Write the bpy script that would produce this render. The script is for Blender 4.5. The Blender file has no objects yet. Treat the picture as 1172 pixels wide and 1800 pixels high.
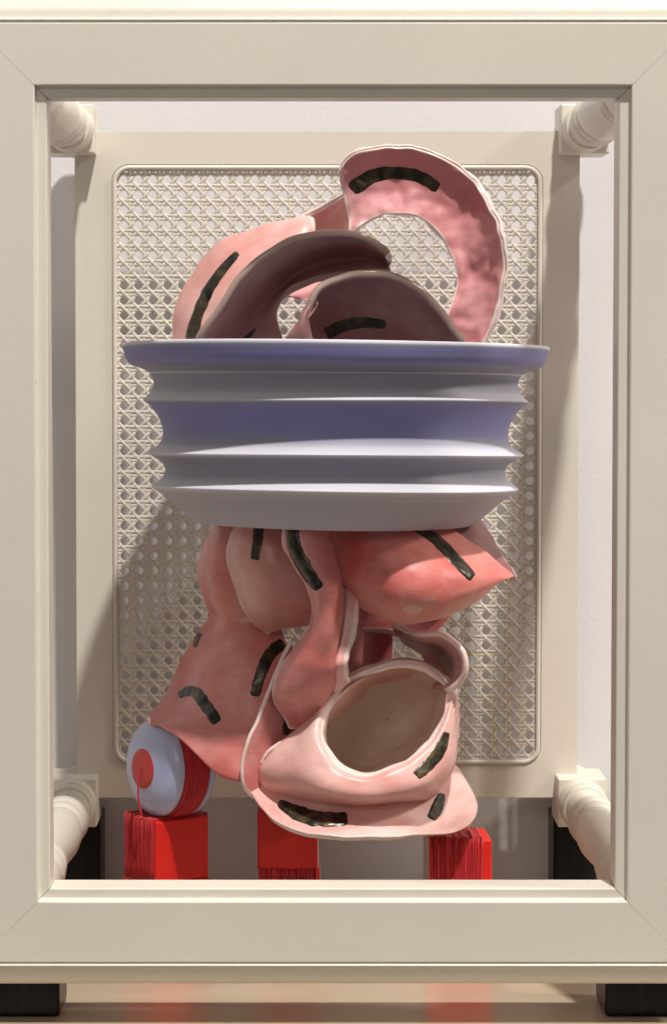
import bpy, bmesh, math, random
import numpy as np
from mathutils import Vector, Matrix, noise
from mathutils.bvhtree import BVHTree

random.seed(7)
scene = bpy.context.scene
COL = scene.collection

# ------------------------------------------------------------------ camera
F, CU, CV, HC = 4000.0, 530.0, 740.0, 0.441      # focal length (photo px), principal point, eye height
cam_d = bpy.data.cameras.new('camera'); cam = bpy.data.objects.new('camera', cam_d); COL.objects.link(cam)
cam.location = (0, 0, HC); cam.rotation_euler = (math.radians(90), 0, 0)
cam_d.sensor_fit = 'VERTICAL'; cam_d.sensor_height = 36; cam_d.sensor_width = 36
cam_d.lens = 36 * F / 1800
cam_d.shift_x = (586 - CU) / 1800; cam_d.shift_y = -(900 - CV) / 1800
cam_d.clip_start = 0.05; cam_d.clip_end = 100
scene.camera = cam

# ------------------------------------------------------------------ light
world = bpy.data.worlds.new('World'); scene.world = world; world.use_nodes = True
bg = world.node_tree.nodes['Background']
bg.inputs[0].default_value = (1.0, 0.92, 0.83, 1); bg.inputs[1].default_value = 0.165
CEN = Vector((0.02, 1.8, 0.45))
def spot(name, az, el, dist, power, radius, colour, cone=34, target=CEN):
    a, e = math.radians(az), math.radians(el)
    d = Vector((math.sin(a) * math.cos(e), -math.cos(a) * math.cos(e), math.sin(e)))
    l = bpy.data.lights.new(name, 'SPOT'); o = bpy.data.objects.new(name, l); COL.objects.link(o)
    o.location = target + d * dist; o.rotation_euler = d.to_track_quat('Z', 'Y').to_euler()
    l.energy = power; l.shadow_soft_size = radius; l.color = colour
    l.spot_size = math.radians(cone); l.spot_blend = 0.6
    return o
spot('spotlight', 17.5, 60.5, 6.0, 1400, 0.13, (1.0, 0.955, 0.90), 24)
spot('spotlight', -14, 20, 5.0, 66, 0.55, (1.0, 0.93, 0.85), 30)  # broad soft fill added for the room's other spots, lifting the vessel's inside
spot('spotlight', 76, 36, 5.0, 330, 0.25, (1.0, 0.92, 0.82), 26, Vector((0.0, 1.95, 0.30)))
vs = scene.view_settings
vs.view_transform = 'Standard'; vs.look = 'None'; vs.gamma = 1; vs.exposure = 0.30; vs.use_curve_mapping = False

# ------------------------------------------------------------------ helpers
def P(u, v, Y):                                   # photo pixel at distance Y -> point
    return Vector(((u - CU) / F * Y, Y, HC - (v - CV) / F * Y))

def tag(o, label=None, cat=None, group=None, kind=None):
    if label: o['label'] = label
    if cat: o['category'] = cat
    if group: o['group'] = group
    if kind: o['kind'] = kind
    return o

def empty(name, loc):
    o = bpy.data.objects.new(name, None); COL.objects.link(o); o.location = loc
    o.empty_display_size = 0.05
    return o

def obj(name, verts, faces, mat, parent=None, smooth=True, local=False):
    me = bpy.data.meshes.new(name)
    me.from_pydata([tuple(v) for v in verts], [], [tuple(f) for f in faces])
    me.validate(); me.update()
    for m in (mat if isinstance(mat, (list, tuple)) else [mat]): me.materials.append(m)
    if smooth: me.polygons.foreach_set('use_smooth', [True] * len(me.polygons))
    o = bpy.data.objects.new(name, me); COL.objects.link(o)
    if parent:
        o.parent = parent
        if not local:
            bpy.context.view_layer.update()
            o.matrix_parent_inverse = parent.matrix_world.inverted()
    return o

def bm_obj(name, bm, mat, parent=None, smooth=False, local=False):
    me = bpy.data.meshes.new(name); bm.normal_update(); bm.to_mesh(me); bm.free()
    for m in (mat if isinstance(mat, (list, tuple)) else [mat]): me.materials.append(m)
    if smooth: me.polygons.foreach_set('use_smooth', [True] * len(me.polygons))
    o = bpy.data.objects.new(name, me); COL.objects.link(o)
    if parent:
        o.parent = parent
        if not local:
            bpy.context.view_layer.update()
            o.matrix_parent_inverse = parent.matrix_world.inverted()
    return o

def box_bm(x0, x1, y0, y1, z0, z1, bevel=0.0, seg=2, rotz=0):
    bm = bmesh.new(); bmesh.ops.create_cube(bm, size=1)
    for v in bm.verts:
        v.co = Vector(((x0 + x1) / 2 + v.co.x * (x1 - x0), (y0 + y1) / 2 + v.co.y * (y1 - y0), (z0 + z1) / 2 + v.co.z * (z1 - z0)))
    if bevel: bmesh.ops.bevel(bm, geom=bm.edges[:], offset=bevel, segments=seg, affect='EDGES', profile=0.5)
    if rotz: bmesh.ops.rotate(bm, verts=bm.verts, cent=(0, 0, 0), matrix=Matrix.Rotation(rotz, 3, 'Z'))
    return bm

def catmull(pts, n, closed=False):
    p = np.asarray(pts, float); k = len(p)
    if k == 2: 
        t = np.linspace(0, 1, n)[:, None]; return p[0] * (1 - t) + p[1] * t
    if closed:
        ext = np.vstack([p[-1], p, p[0], p[1]]); ts = np.linspace(0, k, n, endpoint=False)
    else:
        ext = np.vstack([2 * p[0] - p[1], p, 2 * p[-1] - p[-2]]); ts = np.linspace(0, k - 1, n)
    out = []
    for t in ts:
        i = min(int(t), (k - 1) if closed else (k - 2)); f = t - i
        a, b, c, d = ext[i], ext[i + 1], ext[i + 2], ext[i + 3]
        out.append(0.5 * ((2 * b) + (c - a) * f + (2 * a - 5 * b + 4 * c - d) * f * f + (3 * b - a - 3 * c + d) * f ** 3))
    return np.array(out)

# ------------------------------------------------------------------ materials
def new_mat(name):
    m = bpy.data.materials.new(name); m.use_nodes = True
    nt = m.node_tree; b = nt.nodes['Principled BSDF']
    return m, nt, b
def nd(nt, t, **kw):
    n = nt.nodes.new(t)
    for k, v in kw.items(): setattr(n, k, v)
    return n
def noise_tex(nt, scale, detail=4, rough=0.55, coord='Object', vec=None):
    n = nd(nt, 'ShaderNodeTexNoise'); n.inputs['Scale'].default_value = scale
    n.inputs['Detail'].default_value = detail; n.inputs['Roughness'].default_value = rough
    if vec is None:
        tc = nd(nt, 'ShaderNodeTexCoord'); nt.links.new(tc.outputs[coord], n.inputs['Vector'])
    else: nt.links.new(vec, n.inputs['Vector'])
    return n
def ramp(nt, src, stops):
    r = nd(nt, 'ShaderNodeValToRGB'); e = r.color_ramp.elements
    while len(e) < len(stops): e.new(0.5)
    for el, (p, c) in zip(e, stops): el.position = p; el.color = (*c, 1) if len(c) == 3 else c
    nt.links.new(src, r.inputs[0]); return r
def mix(nt, fac, a, b, mode='MIX'):
    m = nd(nt, 'ShaderNodeMix', data_type='RGBA', blend_type=mode)
    for sock, val in ((0, fac), (6, a), (7, b)):
        if hasattr(val, 'links') or hasattr(val, 'is_linked'): nt.links.new(val, m.inputs[sock])
        elif sock == 0: m.inputs[0].default_value = val
        else: m.inputs[sock].default_value = (*val, 1)
    return m.outputs[2]
def bump(nt, b, h, strength, dist=0.001):
    n = nd(nt, 'ShaderNodeBump'); n.inputs['Strength'].default_value = strength; n.inputs['Distance'].default_value = dist
    nt.links.new(h, n.inputs['Height']); nt.links.new(n.outputs[0], b.inputs['Normal']); return n

def mat_cream(name='cream_paint', grain=None):
    m, nt, b = new_mat(name)
    n1 = noise_tex(nt, 7, 5); n2 = noise_tex(nt, 90, 4)
    c = ramp(nt, n1.outputs[0], [(0.3, (0.685, 0.64, 0.56)), (0.7, (0.725, 0.68, 0.595))]).outputs[0]
    c = mix(nt, ramp(nt, n2.outputs[0], [(0.66, (0, 0, 0)), (0.8, (1, 1, 1))]).outputs[0], c, (0.65, 0.59, 0.50))
    n4 = noise_tex(nt, 120, 2, 0.4)
    c = mix(nt, ramp(nt, n4.outputs[0], [(0.765, (0, 0, 0)), (0.80, (0.6, 0.6, 0.6))]).outputs[0], c, (0.40, 0.33, 0.25))
    nt.links.new(c, b.inputs['Base Color'])
    rgh = ramp(nt, n1.outputs[0], [(0.3, (0.34, 0.34, 0.34)), (0.7, (0.46, 0.46, 0.46))])
    nt.links.new(rgh.outputs[0], b.inputs['Roughness']); b.inputs['IOR'].default_value = 1.45
    h = noise_tex(nt, 260, 3).outputs[0]; st = 0.12
    if grain:                                     # brush marks running along the board
        tg = nd(nt, 'ShaderNodeTexCoord'); mg = nd(nt, 'ShaderNodeMapping'); mg.inputs['Scale'].default_value = grain
        nt.links.new(tg.outputs['Object'], mg.inputs[0])
        ng = noise_tex(nt, 1.0, 5, 0.6, vec=mg.outputs[0])
        mx = nd(nt, 'ShaderNodeMath', operation='MULTIPLY_ADD'); nt.links.new(ng.outputs[0], mx.inputs[0]); mx.inputs[1].default_value = 0.45
        nt.links.new(h, mx.inputs[2]); h = mx.outputs[0]; st = 0.14
        c2 = mix(nt, ramp(nt, ng.outputs[0], [(0.42, (0, 0, 0)), (0.72, (0.05, 0.05, 0.05))]).outputs[0], c, (0.60, 0.52, 0.42))
        nt.links.new(c2, b.inputs['Base Color'])
    bump(nt, b, h, st, 0.0006)
    return m
def mat_wall():
    m, nt, b = new_mat('wall_paint')
    n1 = noise_tex(nt, 3, 4)
    c = ramp(nt, n1.outputs[0], [(0.3, (0.68, 0.665, 0.68)), (0.7, (0.72, 0.70, 0.715))]).outputs[0]
    nt.links.new(c, b.inputs['Base Color']); b.inputs['Roughness'].default_value = 0.8
    n2 = noise_tex(nt, 190, 5, 0.6)
    bump(nt, b, n2.outputs[0], 0.2, 0.0012)
    return m
def mat_plinth():
    m, nt, b = new_mat('plinth_lacquer')
    n1 = noise_tex(nt, 12, 4)
    c = ramp(nt, n1.outputs[0], [(0.3, (0.50, 0.405, 0.295)), (0.7, (0.54, 0.44, 0.325))]).outputs[0]
    nt.links.new(c, b.inputs['Base Color']); b.inputs['Roughness'].default_value = 0.24
    b.inputs['Coat Weight'].default_value = 0.2; b.inputs['Coat Roughness'].default_value = 0.2
    return m
def mat_black():
    m, nt, b = new_mat('black_lacquer')
    tc = nd(nt, 'ShaderNodeTexCoord'); mp = nd(nt, 'ShaderNodeMapping'); mp.inputs['Scale'].default_value = (120, 120, 9)
    nt.links.new(tc.outputs['Object'], mp.inputs[0])
    n = noise_tex(nt, 1.0, 4, vec=mp.outputs[0])
    c = ramp(nt, n.outputs[0], [(0.4, (0.004, 0.004, 0.0045)), (0.75, (0.012, 0.012, 0.013))]).outputs[0]
    nt.links.new(c, b.inputs['Base Color']); b.inputs['Roughness'].default_value = 0.3; b.inputs['Specular IOR Level'].default_value = 0.22
    bump(nt, b, n.outputs[0], 0.25, 0.0006)
    return m
def mat_red(name='red_paint', col=(0.72, 0.016, 0.011), rough=0.42):
    m, nt, b = new_mat(name)
    n = noise_tex(nt, 35, 5)
    c = ramp(nt, n.outputs[0], [(0.3, tuple(x * 0.82 for x in col)), (0.7, col)]).outputs[0]
    nt.links.new(c, b.inputs['Base Color']); b.inputs['Roughness'].default_value = rough
    bump(nt, b, noise_tex(nt, 300, 3).outputs[0], 0.2, 0.0004)
    return m
def mat_thread():
    m, nt, b = new_mat('red_thread')
    tc = nd(nt, 'ShaderNodeTexCoord'); mp = nd(nt, 'ShaderNodeMapping'); mp.inputs['Scale'].default_value = (900, 900, 500)
    mp.inputs['Rotation'].default_value = (0.4, 0.5, 0.2)
    nt.links.new(tc.outputs['Object'], mp.inputs[0])
    n = noise_tex(nt, 1.0, 3, vec=mp.outputs[0])
    c = ramp(nt, n.outputs[0], [(0.3, (0.36, 0.004, 0.010)), (0.75, (0.62, 0.012, 0.024))]).outputs[0]
    nt.links.new(c, b.inputs['Base Color']); b.inputs['Roughness'].default_value = 0.55
    b.inputs['Sheen Weight'].default_value = 0.15
    bump(nt, b, n.outputs[0], 0.5, 0.0004)
    return m
def mat_pink(name, light, mid, deep, rimcol, rough=0.36, shift=0.0):
    m, nt, b = new_mat(name)
    tc = nd(nt, 'ShaderNodeTexCoord')
    n1 = noise_tex(nt, 11, 5, 0.5); n1.inputs['Distortion'].default_value = 0.6
    n2 = noise_tex(nt, 42, 5, 0.6)
    at = nd(nt, 'ShaderNodeAttribute', attribute_name='blush')
    ad = nd(nt, 'ShaderNodeMath', operation='MULTIPLY_ADD'); nt.links.new(n1.outputs[0], ad.inputs[0]); ad.inputs[1].default_value = 1.1
    nt.links.new(at.outputs['Fac'], ad.inputs[2])
    a2 = nd(nt, 'ShaderNodeMath', operation='MULTIPLY_ADD'); nt.links.new(n2.outputs[0], a2.inputs[0]); a2.inputs[1].default_value = 0.30
    nt.links.new(ad.outputs[0], a2.inputs[2])
    c = ramp(nt, a2.outputs[0], [(0.42 + shift, light), (0.68 + shift, mid), (0.98, deep)]).outputs[0]
    n5 = noise_tex(nt, 19, 6, 0.62); n5.inputs['Distortion'].default_value = 1.4
    wash = ramp(nt, n5.outputs[0], [(0.52, (0, 0, 0)), (0.72, (0.32, 0.32, 0.32))])
    c = mix(nt, wash.outputs[0], c, tuple(0.55 * l_ + 0.45 * g_ for l_, g_ in zip(light, (0.62, 0.52, 0.52))))
    mpb = nd(nt, 'ShaderNodeMapping'); mpb.inputs['Scale'].default_value = (60, 60, 260); mpb.inputs['Rotation'].default_value = (0.5, 0.9, 0.3)
    nt.links.new(tc.outputs['Object'], mpb.inputs[0])
    n6 = noise_tex(nt, 1.0, 3, 0.5, vec=mpb.outputs[0])
    c = mix(nt, ramp(nt, n6.outputs[0], [(0.45, (0, 0, 0)), (0.75, (0.28, 0.28, 0.28))]).outputs[0], c, deep)
    rm = nd(nt, 'ShaderNodeAttribute', attribute_name='rim')
    rr = ramp(nt, rm.outputs['Fac'], [(0.25, (0, 0, 0)), (0.85, (1, 1, 1))])
    c = mix(nt, rr.outputs[0], c, rimcol)
    nt.links.new(c, b.inputs['Base Color'])
    b.inputs['Roughness'].default_value = rough
    rg = nd(nt, 'ShaderNodeMapRange'); rg.inputs[1].default_value = 0; rg.inputs[2].default_value = 1
    rg.inputs[3].default_value = rough; rg.inputs[4].default_value = 0.12
    nt.links.new(rr.outputs[0], rg.inputs[0]); nt.links.new(rg.outputs[0], b.inputs['Roughness'])
    b.inputs['Subsurface Weight'].default_value = 0.0
    bump(nt, b, noise_tex(nt, 85, 6, 0.62).outputs[0], 0.32, 0.0011)
    return m
def mat_stripe():
    m, nt, b = new_mat('bronze_black_glaze')
    n1 = noise_tex(nt, 55, 6, 0.6); n1.inputs['Distortion'].default_value = 1.2
    n2 = noise_tex(nt, 160, 3)
    c = ramp(nt, n1.outputs[0], [(0.40, (0.009, 0.008, 0.007)), (0.50, (0.034, 0.027, 0.015)), (0.60, (0.075, 0.058, 0.032)), (0.72, (0.20, 0.13, 0.045))]).outputs[0]
    c = mix(nt, ramp(nt, n2.outputs[0], [(0.58, (0, 0, 0)), (0.74, (1, 1, 1))]).outputs[0], c, (0.030, 0.035, 0.038))
    nt.links.new(c, b.inputs['Base Color']); b.inputs['Roughness'].default_value = 0.32
    b.inputs['Metallic'].default_value = 0.25
    bump(nt, b, n2.outputs[0], 0.5, 0.0008)
    return m
def mat_bowl():
    m, nt, b = new_mat('lilac_glaze_shaded')
    tc = nd(nt, 'ShaderNodeTexCoord'); mp = nd(nt, 'ShaderNodeMapping'); mp.inputs['Scale'].default_value = (3, 3, 520)
    nt.links.new(tc.outputs['Object'], mp.inputs[0])
    n = noise_tex(nt, 1.0, 4, 0.6, vec=mp.outputs[0])
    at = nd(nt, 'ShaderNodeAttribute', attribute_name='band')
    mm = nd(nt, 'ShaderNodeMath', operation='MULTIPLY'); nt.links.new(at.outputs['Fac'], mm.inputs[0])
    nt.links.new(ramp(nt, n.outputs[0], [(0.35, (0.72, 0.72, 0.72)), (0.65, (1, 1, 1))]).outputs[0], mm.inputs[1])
    c = ramp(nt, mm.outputs[0], [(0.0, (0.60, 0.59, 0.66)), (0.10, (0.44, 0.43, 0.50)), (0.22, (0.30, 0.30, 0.37)), (0.55, (0.235, 0.23, 0.40)), (1.0, (0.20, 0.19, 0.44))]).outputs[0]  # purple is pigment; pale lit slopes and grey shaded valleys are painted in
    nt.links.new(c, b.inputs['Base Color']); b.inputs['Roughness'].default_value = 0.62
    bump(nt, b, n.outputs[0], 0.25, 0.0006)
    return m
def mat_lilac():
    m, nt, b = new_mat('lilac_paint')
    n = noise_tex(nt, 30, 4)
    c = ramp(nt, n.outputs[0], [(0.3, (0.40, 0.45, 0.70)), (0.7, (0.50, 0.54, 0.76))]).outputs[0]
    nt.links.new(c, b.inputs['Base Color']); b.inputs['Roughness'].default_value = 0.27
    return m
def mat_flat(name, col, rough=0.5):
    m, nt, b = new_mat(name)
    n = noise_tex(nt, 40, 4)
    c = ramp(nt, n.outputs[0], [(0.3, tuple(x * 0.92 for x in col)), (0.7, col)]).outputs[0]
    nt.links.new(c, b.inputs['Base Color']); b.inputs['Roughness'].default_value = rough
    return m

CREAM_H, CREAM_V = mat_cream('cream_paint_across', (5, 300, 300)), mat_cream('cream_paint_upright', (300, 300, 5))
CREAM, WALL, PLINTH, BLACK = mat_cream(), mat_wall(), mat_plinth(), mat_black()
RED, THREAD, STRIPE, BOWL, LILAC = mat_red(), mat_thread(), mat_stripe(), mat_bowl(), mat_lilac()
RIMC = (0.84, 0.70, 0.66)
PINK = mat_pink('pink_glaze', (0.74, 0.40, 0.37), (0.64, 0.24, 0.22), (0.50, 0.10, 0.09), RIMC)
PALE = mat_pink('pale_pink_glaze', (0.81, 0.55, 0.51), (0.77, 0.43, 0.395), (0.64, 0.25, 0.22), RIMC)
ROSE = mat_pink('rose_glaze', (0.72, 0.37, 0.38), (0.63, 0.26, 0.27), (0.46, 0.12, 0.12), RIMC, rough=.56)
CORAL = mat_pink('coral_glaze', (0.74, 0.40, 0.35), (0.66, 0.265, 0.23), (0.54, 0.105, 0.09), (0.66, 0.34, 0.30), rough=.45)
MAUVE = mat_pink('mauve_shade_glaze', (0.42, 0.24, 0.22), (0.34, 0.16, 0.15), (0.24, 0.09, 0.09), (0.44, 0.31, 0.27), rough=0.42)  # dark tone paints in the front rail's shade on flap and cup
RIMGLAZE = mat_pink('rim_glaze', (0.84, 0.72, 0.68), (0.80, 0.62, 0.58), (0.72, 0.46, 0.43), RIMC, rough=.16)
TAUPE = mat_pink('taupe_glaze', (0.80, 0.69, 0.59), (0.75, 0.62, 0.52), (0.66, 0.51, 0.42), (0.58, 0.46, 0.42), rough=0.5)

# ------------------------------------------------------------------ setting
YW = 2.078
w = obj('wall', [(-2.5, YW, -0.6), (2.5, YW, -0.6), (2.5, YW, 2.4), (-2.5, YW, 2.4)], [(0, 1, 2, 3)], WALL, smooth=False)
tag(w, 'pale lavender white gallery wall behind the table', kind='structure')
pl = bm_obj('plinth', box_bm(-1.0, 1.0, 1.60, YW - 0.004, -0.25, 0.0, 0.003), PLINTH)
tag(pl, 'glossy warm beige plinth top under the table', kind='structure')

# ------------------------------------------------------------------ the table lying on its side
TILT = math.radians(2.23)
table = empty('side_table', (0.0224, 1.633, HC - 0.0541)); table.rotation_euler = (TILT, 0, 0)
tag(table, 'cream painted side table tipped on its side with open top and caned shelf', 'table')
bpy.context.view_layer.update()
TM = table.matrix_world.copy()
HW, HH = 0.2125 - 0.008, 0.2933 - 0.008        # half size of the clear opening
prof = [(0, .032), (0, .0316), (0, .0078), (0, .0072), (.0003, .0064), (.0009, .006), (.0014, .006), (.0062, .006), (.0068, .006), (.0076, .0056), (.008, .005), (.008, .0045), (.008, .0016), (.008, .0012), (.0083, .0004), (.0090, 0), (.0096, 0),
        (.0516, 0), (.0522, 0), (.0527, .0003), (.0530, .0014), (.0534, .0014), (.0538, .0004), (.0548, -.0003), (.0558, .0004), (.0563, .0018), (.0564, .0030), (.0570, .0032)]
for k in range(1, 9):
    a = math.pi / 2 * k / 8
    prof.append((.0570 + .0150 * math.sin(a), .0032 + .0125 * (1 - math.cos(a))))
prof += [(.0720, .0165), (.0720, .026), (.0715, .0295), (.068, .032), (.0674, .032)]
def rail(name, side):
    # mitred moulding: the profile swept along one side of the opening
    n = 24
    verts, faces = [], []
    m = len(prof)
    for i in range(n + 1):
        t = -1 + 2 * i / n
        for j, (a, y) in enumerate(prof):
            gap = 0.00030 * max(0, 1 - a / 0.017)           # the mitre has opened at the inner corner
            wob = 0.00022 * noise.noise(Vector((t * 3, a * 60, side * 7.1))) * (1 - t ** 8)
            if side in (0, 2): L = HW + a - gap
            else: L = HH + a - gap
            s = t * L
            if side == 0: p = (s, y + wob, HH + a)
            elif side == 2: p = (-s, y + wob, -HH - a)
            elif side == 1: p = (HW + a, y + wob, -s)
            else: p = (-HW - a, y + wob, s)
            verts.append(p)
    for i in range(n):
        for j in range(m):
            k = (j + 1) % m
            faces.append((i * m + j, (i + 1) * m + j, (i + 1) * m + k, i * m + k))
    faces.append(tuple(range(m))); faces.append(tuple(n * m + j for j in range(m))[::-1])
    o = obj(name, verts, faces, CREAM_H if side in (0, 2) else CREAM_V, table, smooth=False, local=True)
    o.data.polygons.foreach_set('use_smooth', [len(p.vertices) == 4 for p in o.data.polygons])
    bmm = bmesh.new(); bmm.from_mesh(o.data); bmesh.ops.recalc_face_normals(bmm, faces=bmm.faces)
    for e in bmm.edges:
        if len(e.link_faces) == 2 and e.calc_face_angle(0) > 0.75: e.smooth = False
    bmm.to_mesh(o.data); bmm.free()
    return o
for sd_ in range(4): rail('rail', sd_)

# shelf: four mitred boards with a rounded opening, bead and woven cane
SY = 0.367                                     # shelf front face in table space
SW, SH = 0.2205, 0.2935
def rrect(hw, hh, r, n=8):
    pts = []
    for cx, cz, a0 in ((hw - r, hh - r, 0), (-hw + r, hh - r, 90), (-hw + r, -hh + r, 180), (hw - r, -hh + r, 270)):
        for k in range(n + 1):
            a = math.radians(a0 + 90 * k / n); pts.append((cx + r * math.cos(a), cz + r * math.sin(a)))
    return pts
OW, OH, OR = 0.1885, 0.2642, 0.016             # opening of the boards
inner = rrect(OW, OH, OR, 8)
corn = [(SW, SH), (-SW, SH), (-SW, -SH), (SW, -SH)]
nA = 9
for s in range(4):
    a, b_ = s, (s + 1) % 4
    poly = [corn[a], corn[b_]]
    arc_b = inner[b_ * nA: b_ * nA + 5]         # first half of arc at corner b
    arc_a = inner[a * nA + 4: a * nA + 9]       # second half of arc at corner a
    ring = [corn[a], corn[b_]] + arc_b[::-1] + arc_a[::-1]
    cx = sum(p[0] for p in ring) / len(ring); cz = sum(p[1] for p in ring) / len(ring)
    ring = [(p[0] + (cx - p[0]) * 0.0001, p[1] + (cz - p[1]) * 0.0001) for p in ring]
    bm = bmesh.new()
    vs_ = [bm.verts.new((p[0], SY, p[1])) for p in ring]
    f = bm.faces.new(vs_)
    ex = bmesh.ops.extrude_face_region(bm, geom=[f])
    for v in ex['geom']:
        if isinstance(v, bmesh.types.BMVert): v.co.y += 0.018
    bmesh.ops.recalc_face_normals(bm, faces=bm.faces)
    es = [e for e in bm.edges if len(e.link_faces) == 2 and e.calc_face_angle(0) > 1.2 and abs(e.verts[0].co.y - e.verts[1].co.y) < 1e-5 and e.verts[0].co.y < SY + 0.001 and not (e.calc_length() > .02 and min(abs(e.verts[0].co.x - e.verts[1].co.x), abs(e.verts[0].co.z - e.verts[1].co.z)) > .01)]
    bmesh.ops.bevel(bm, geom=es, offset=0.0005, segments=2, affect='EDGES')
    bm_obj('shelf_board', bm, CREAM_H if s in (0, 2) else CREAM_V, table, local=True)

def tube(path, r, ns=8, closed=False, squash=1.0):
    verts, faces = [], []
    n = len(path)
    for i in range(n):
        p = Vector(path[i])
        q0 = Vector(path[(i - 1) % n] if (closed or i > 0) else path[i]); q1 = Vector(path[(i + 1) % n] if (closed or i < n - 1) else path[i])
        t = (q1 - q0).normalized()
        up = Vector((0, 1, 0)) if abs(t.y) < 0.9 else Vector((1, 0, 0))
        s = t.cross(up).normalized(); u = s.cross(t).normalized()
        rr = r[i] if isinstance(r, (list, tuple)) else r
        for k in range(ns):
            a = 2 * math.pi * k / ns
            verts.append(p + s * rr * math.cos(a) + u * rr * squash * math.sin(a))
    m = n if closed else n - 1
    for i in range(m):
        for k in range(ns):
            i2 = (i + 1) % n
            faces.append((i * ns + k, i * ns + (k + 1) % ns, i2 * ns + (k + 1) % ns, i2 * ns + k))
    if not closed:
        faces.append(tuple(range(ns))[::-1]); faces.append(tuple((n - 1) * ns + k for k in range(ns)))
    return verts, faces
bd = [(x, SY + 0.0002, z) for x, z in rrect(OW - 0.0026, OH - 0.0026, OR - 0.0026, 12)]
v_, f_ = tube(bd, 0.0021, 8, True)
obj('cane_bead', v_, f_, CREAM, table, local=True)

# woven cane: pairs of uprights, pairs of cross strands, two sets of diagonals
px, pz = 0.01272, 0.01322
CW, CH, CRR = OW - 0.0040, OH - 0.0040, OR - 0.005
def inside(x, z):
    ax, az = abs(x), abs(z)
    if ax > CW or az > CH: return False
    if ax > CW - CRR and az > CH - CRR: return (ax - CW + CRR) ** 2 + (az - CH + CRR) ** 2 < CRR ** 2
    return True
cv, cf = [], []
def strand(p0, p1, step, width, yfun, seed):
    d = Vector((p1[0] - p0[0], p1[1] - p0[1])); L = d.length; d /= L
    nrm = Vector((-d.y, d.x)); n = max(2, int(L / step)); run = []
    def flush():
        if len(run) < 2: return
        b0 = len(cv)
        for (x, z, y) in run:
            for o, h in ((-0.5, 0.00022), (-0.38, 0), (0.38, 0), (0.5, 0.00022)):
                cv.append((x + nrm.x * width * o, y + h, z + nrm.y * width * o))
        for i in range(len(run) - 1):
            for k in range(3): cf.append((b0 + i * 4 + k, b0 + i * 4 + k + 1, b0 + (i + 1) * 4 + k + 1, b0 + (i + 1) * 4 + k))
    for i in range(n + 1):
        t = i / n * L
        w = 0.00022 * noise.noise(Vector((t * 25, seed * 3.7, 0.3)))
        x, z = p0[0] + d.x * t + nrm.x * w, p0[1] + d.y * t + nrm.y * w
        if inside(x, z): run.append((x, z, yfun(x, z)))
        else: flush(); run = []
    flush()
YB = SY + 0.0022
TP = 2 * math.pi
nx, nz = 15, 21
sd = 0
WS = 0.00250
for i in range(-nx, nx + 1):
    for o in (-1, 1):
        sd += 1
        x0 = (i + 0.5) * px + o * 0.00160
        strand((x0, -CH), (x0, CH), pz / 6, WS, lambda x, z, o=o: YB + 0.0002 + 0.0003 * o * math.cos(TP * (z / pz + .5)), sd)
for j in range(-nz, nz + 1):
    for o in (-1, 1):
        sd += 1
        z0 = (j + 0.5) * pz + o * 0.00170
        strand((-CW, z0), (CW, z0), px / 6, WS, lambda x, z, o=o: YB - 0.0001 - 0.0003 * o * math.cos(TP * (x / px + .5)), sd)
for k in range(-40, 41):
    for s in (-1, 1):
        sd += 1
        X = CW
        z_a = (k + 0.5 - s * (-X / px)) * pz; z_b = (k + 0.5 - s * (X / px)) * pz
        # one set rides over the cross strands and dives under the uprights, the other does the reverse
        if s == 1: fy = lambda x, z: YB - 0.0003 - 0.0006 * math.cos(TP * (x / px))
        else: fy = lambda x, z: YB + 0.0 + 0.00055 * math.cos(TP * (x / px))
        strand((-X, z_a), (X, z_b), px / 6, WS * 1.0, fy, sd)
o = obj('cane_weave', cv, cf, CREAM, table, local=True); o['kind'] = 'stuff'

# turned legs, square block at the shelf, bun foot behind it
LXW, LXH = 0.2225, 0.2935
leg_prof = [(.030, .0), (.030, .019), (.075, .019), (.078, .0165), (.082, .0165), (.086, .019), (.094, .0205), (.102, .019), (.104, .0160), (.109, .0160), (.111, .0185), (.117, .0190), (.119, .0155),
            (.128, .0150), (.150, .0165), (.178, .0192), (.203, .0208), (.224, .0205), (.234, .0190), (.2345, .0165), (.240, .0160), (.2405, .0188), (.245, .0204), (.250, .0204), (.254, .0190), (.2545, .0168), (.260, .0168), (.2605, .0196), (.265, .0214), (.272, .0216), (.277, .0204), (.2775, .0178),
            (.284, .0168), (.300, .0164), (.316, .0174), (.3165, .0196), (.320, .0208), (.326, .0208), (.329, .0198), (.3295, .0180), (.334, .0180), (.3345, .0200), (.339, .0212), (.345, .0212)]
bun_prof = [(.392, .0), (.392, .0200), (.396, .0205), (.399, .0165), (.403, .0175), (.409, .0200), (.416, .0203), (.424, .0188), (.429, .0150), (.430, .0)]
def lathe_y(profile, ns=40):
    v, f = [], []
    for (y, r) in profile:
        for k in range(ns):
            a = TP * k / ns; v.append((max(r, 1e-5) * math.cos(a), y, max(r, 1e-5) * math.sin(a)))
    for i in range(len(profile) - 1):
        for k in range(ns):
            f.append((i * ns + k, (i + 1) * ns + k, (i + 1) * ns + (k + 1) % ns, i * ns + (k + 1) % ns))
    return v, f
sub_leg = lathe_y(leg_prof); sub_bun = lathe_y(bun_prof)
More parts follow.
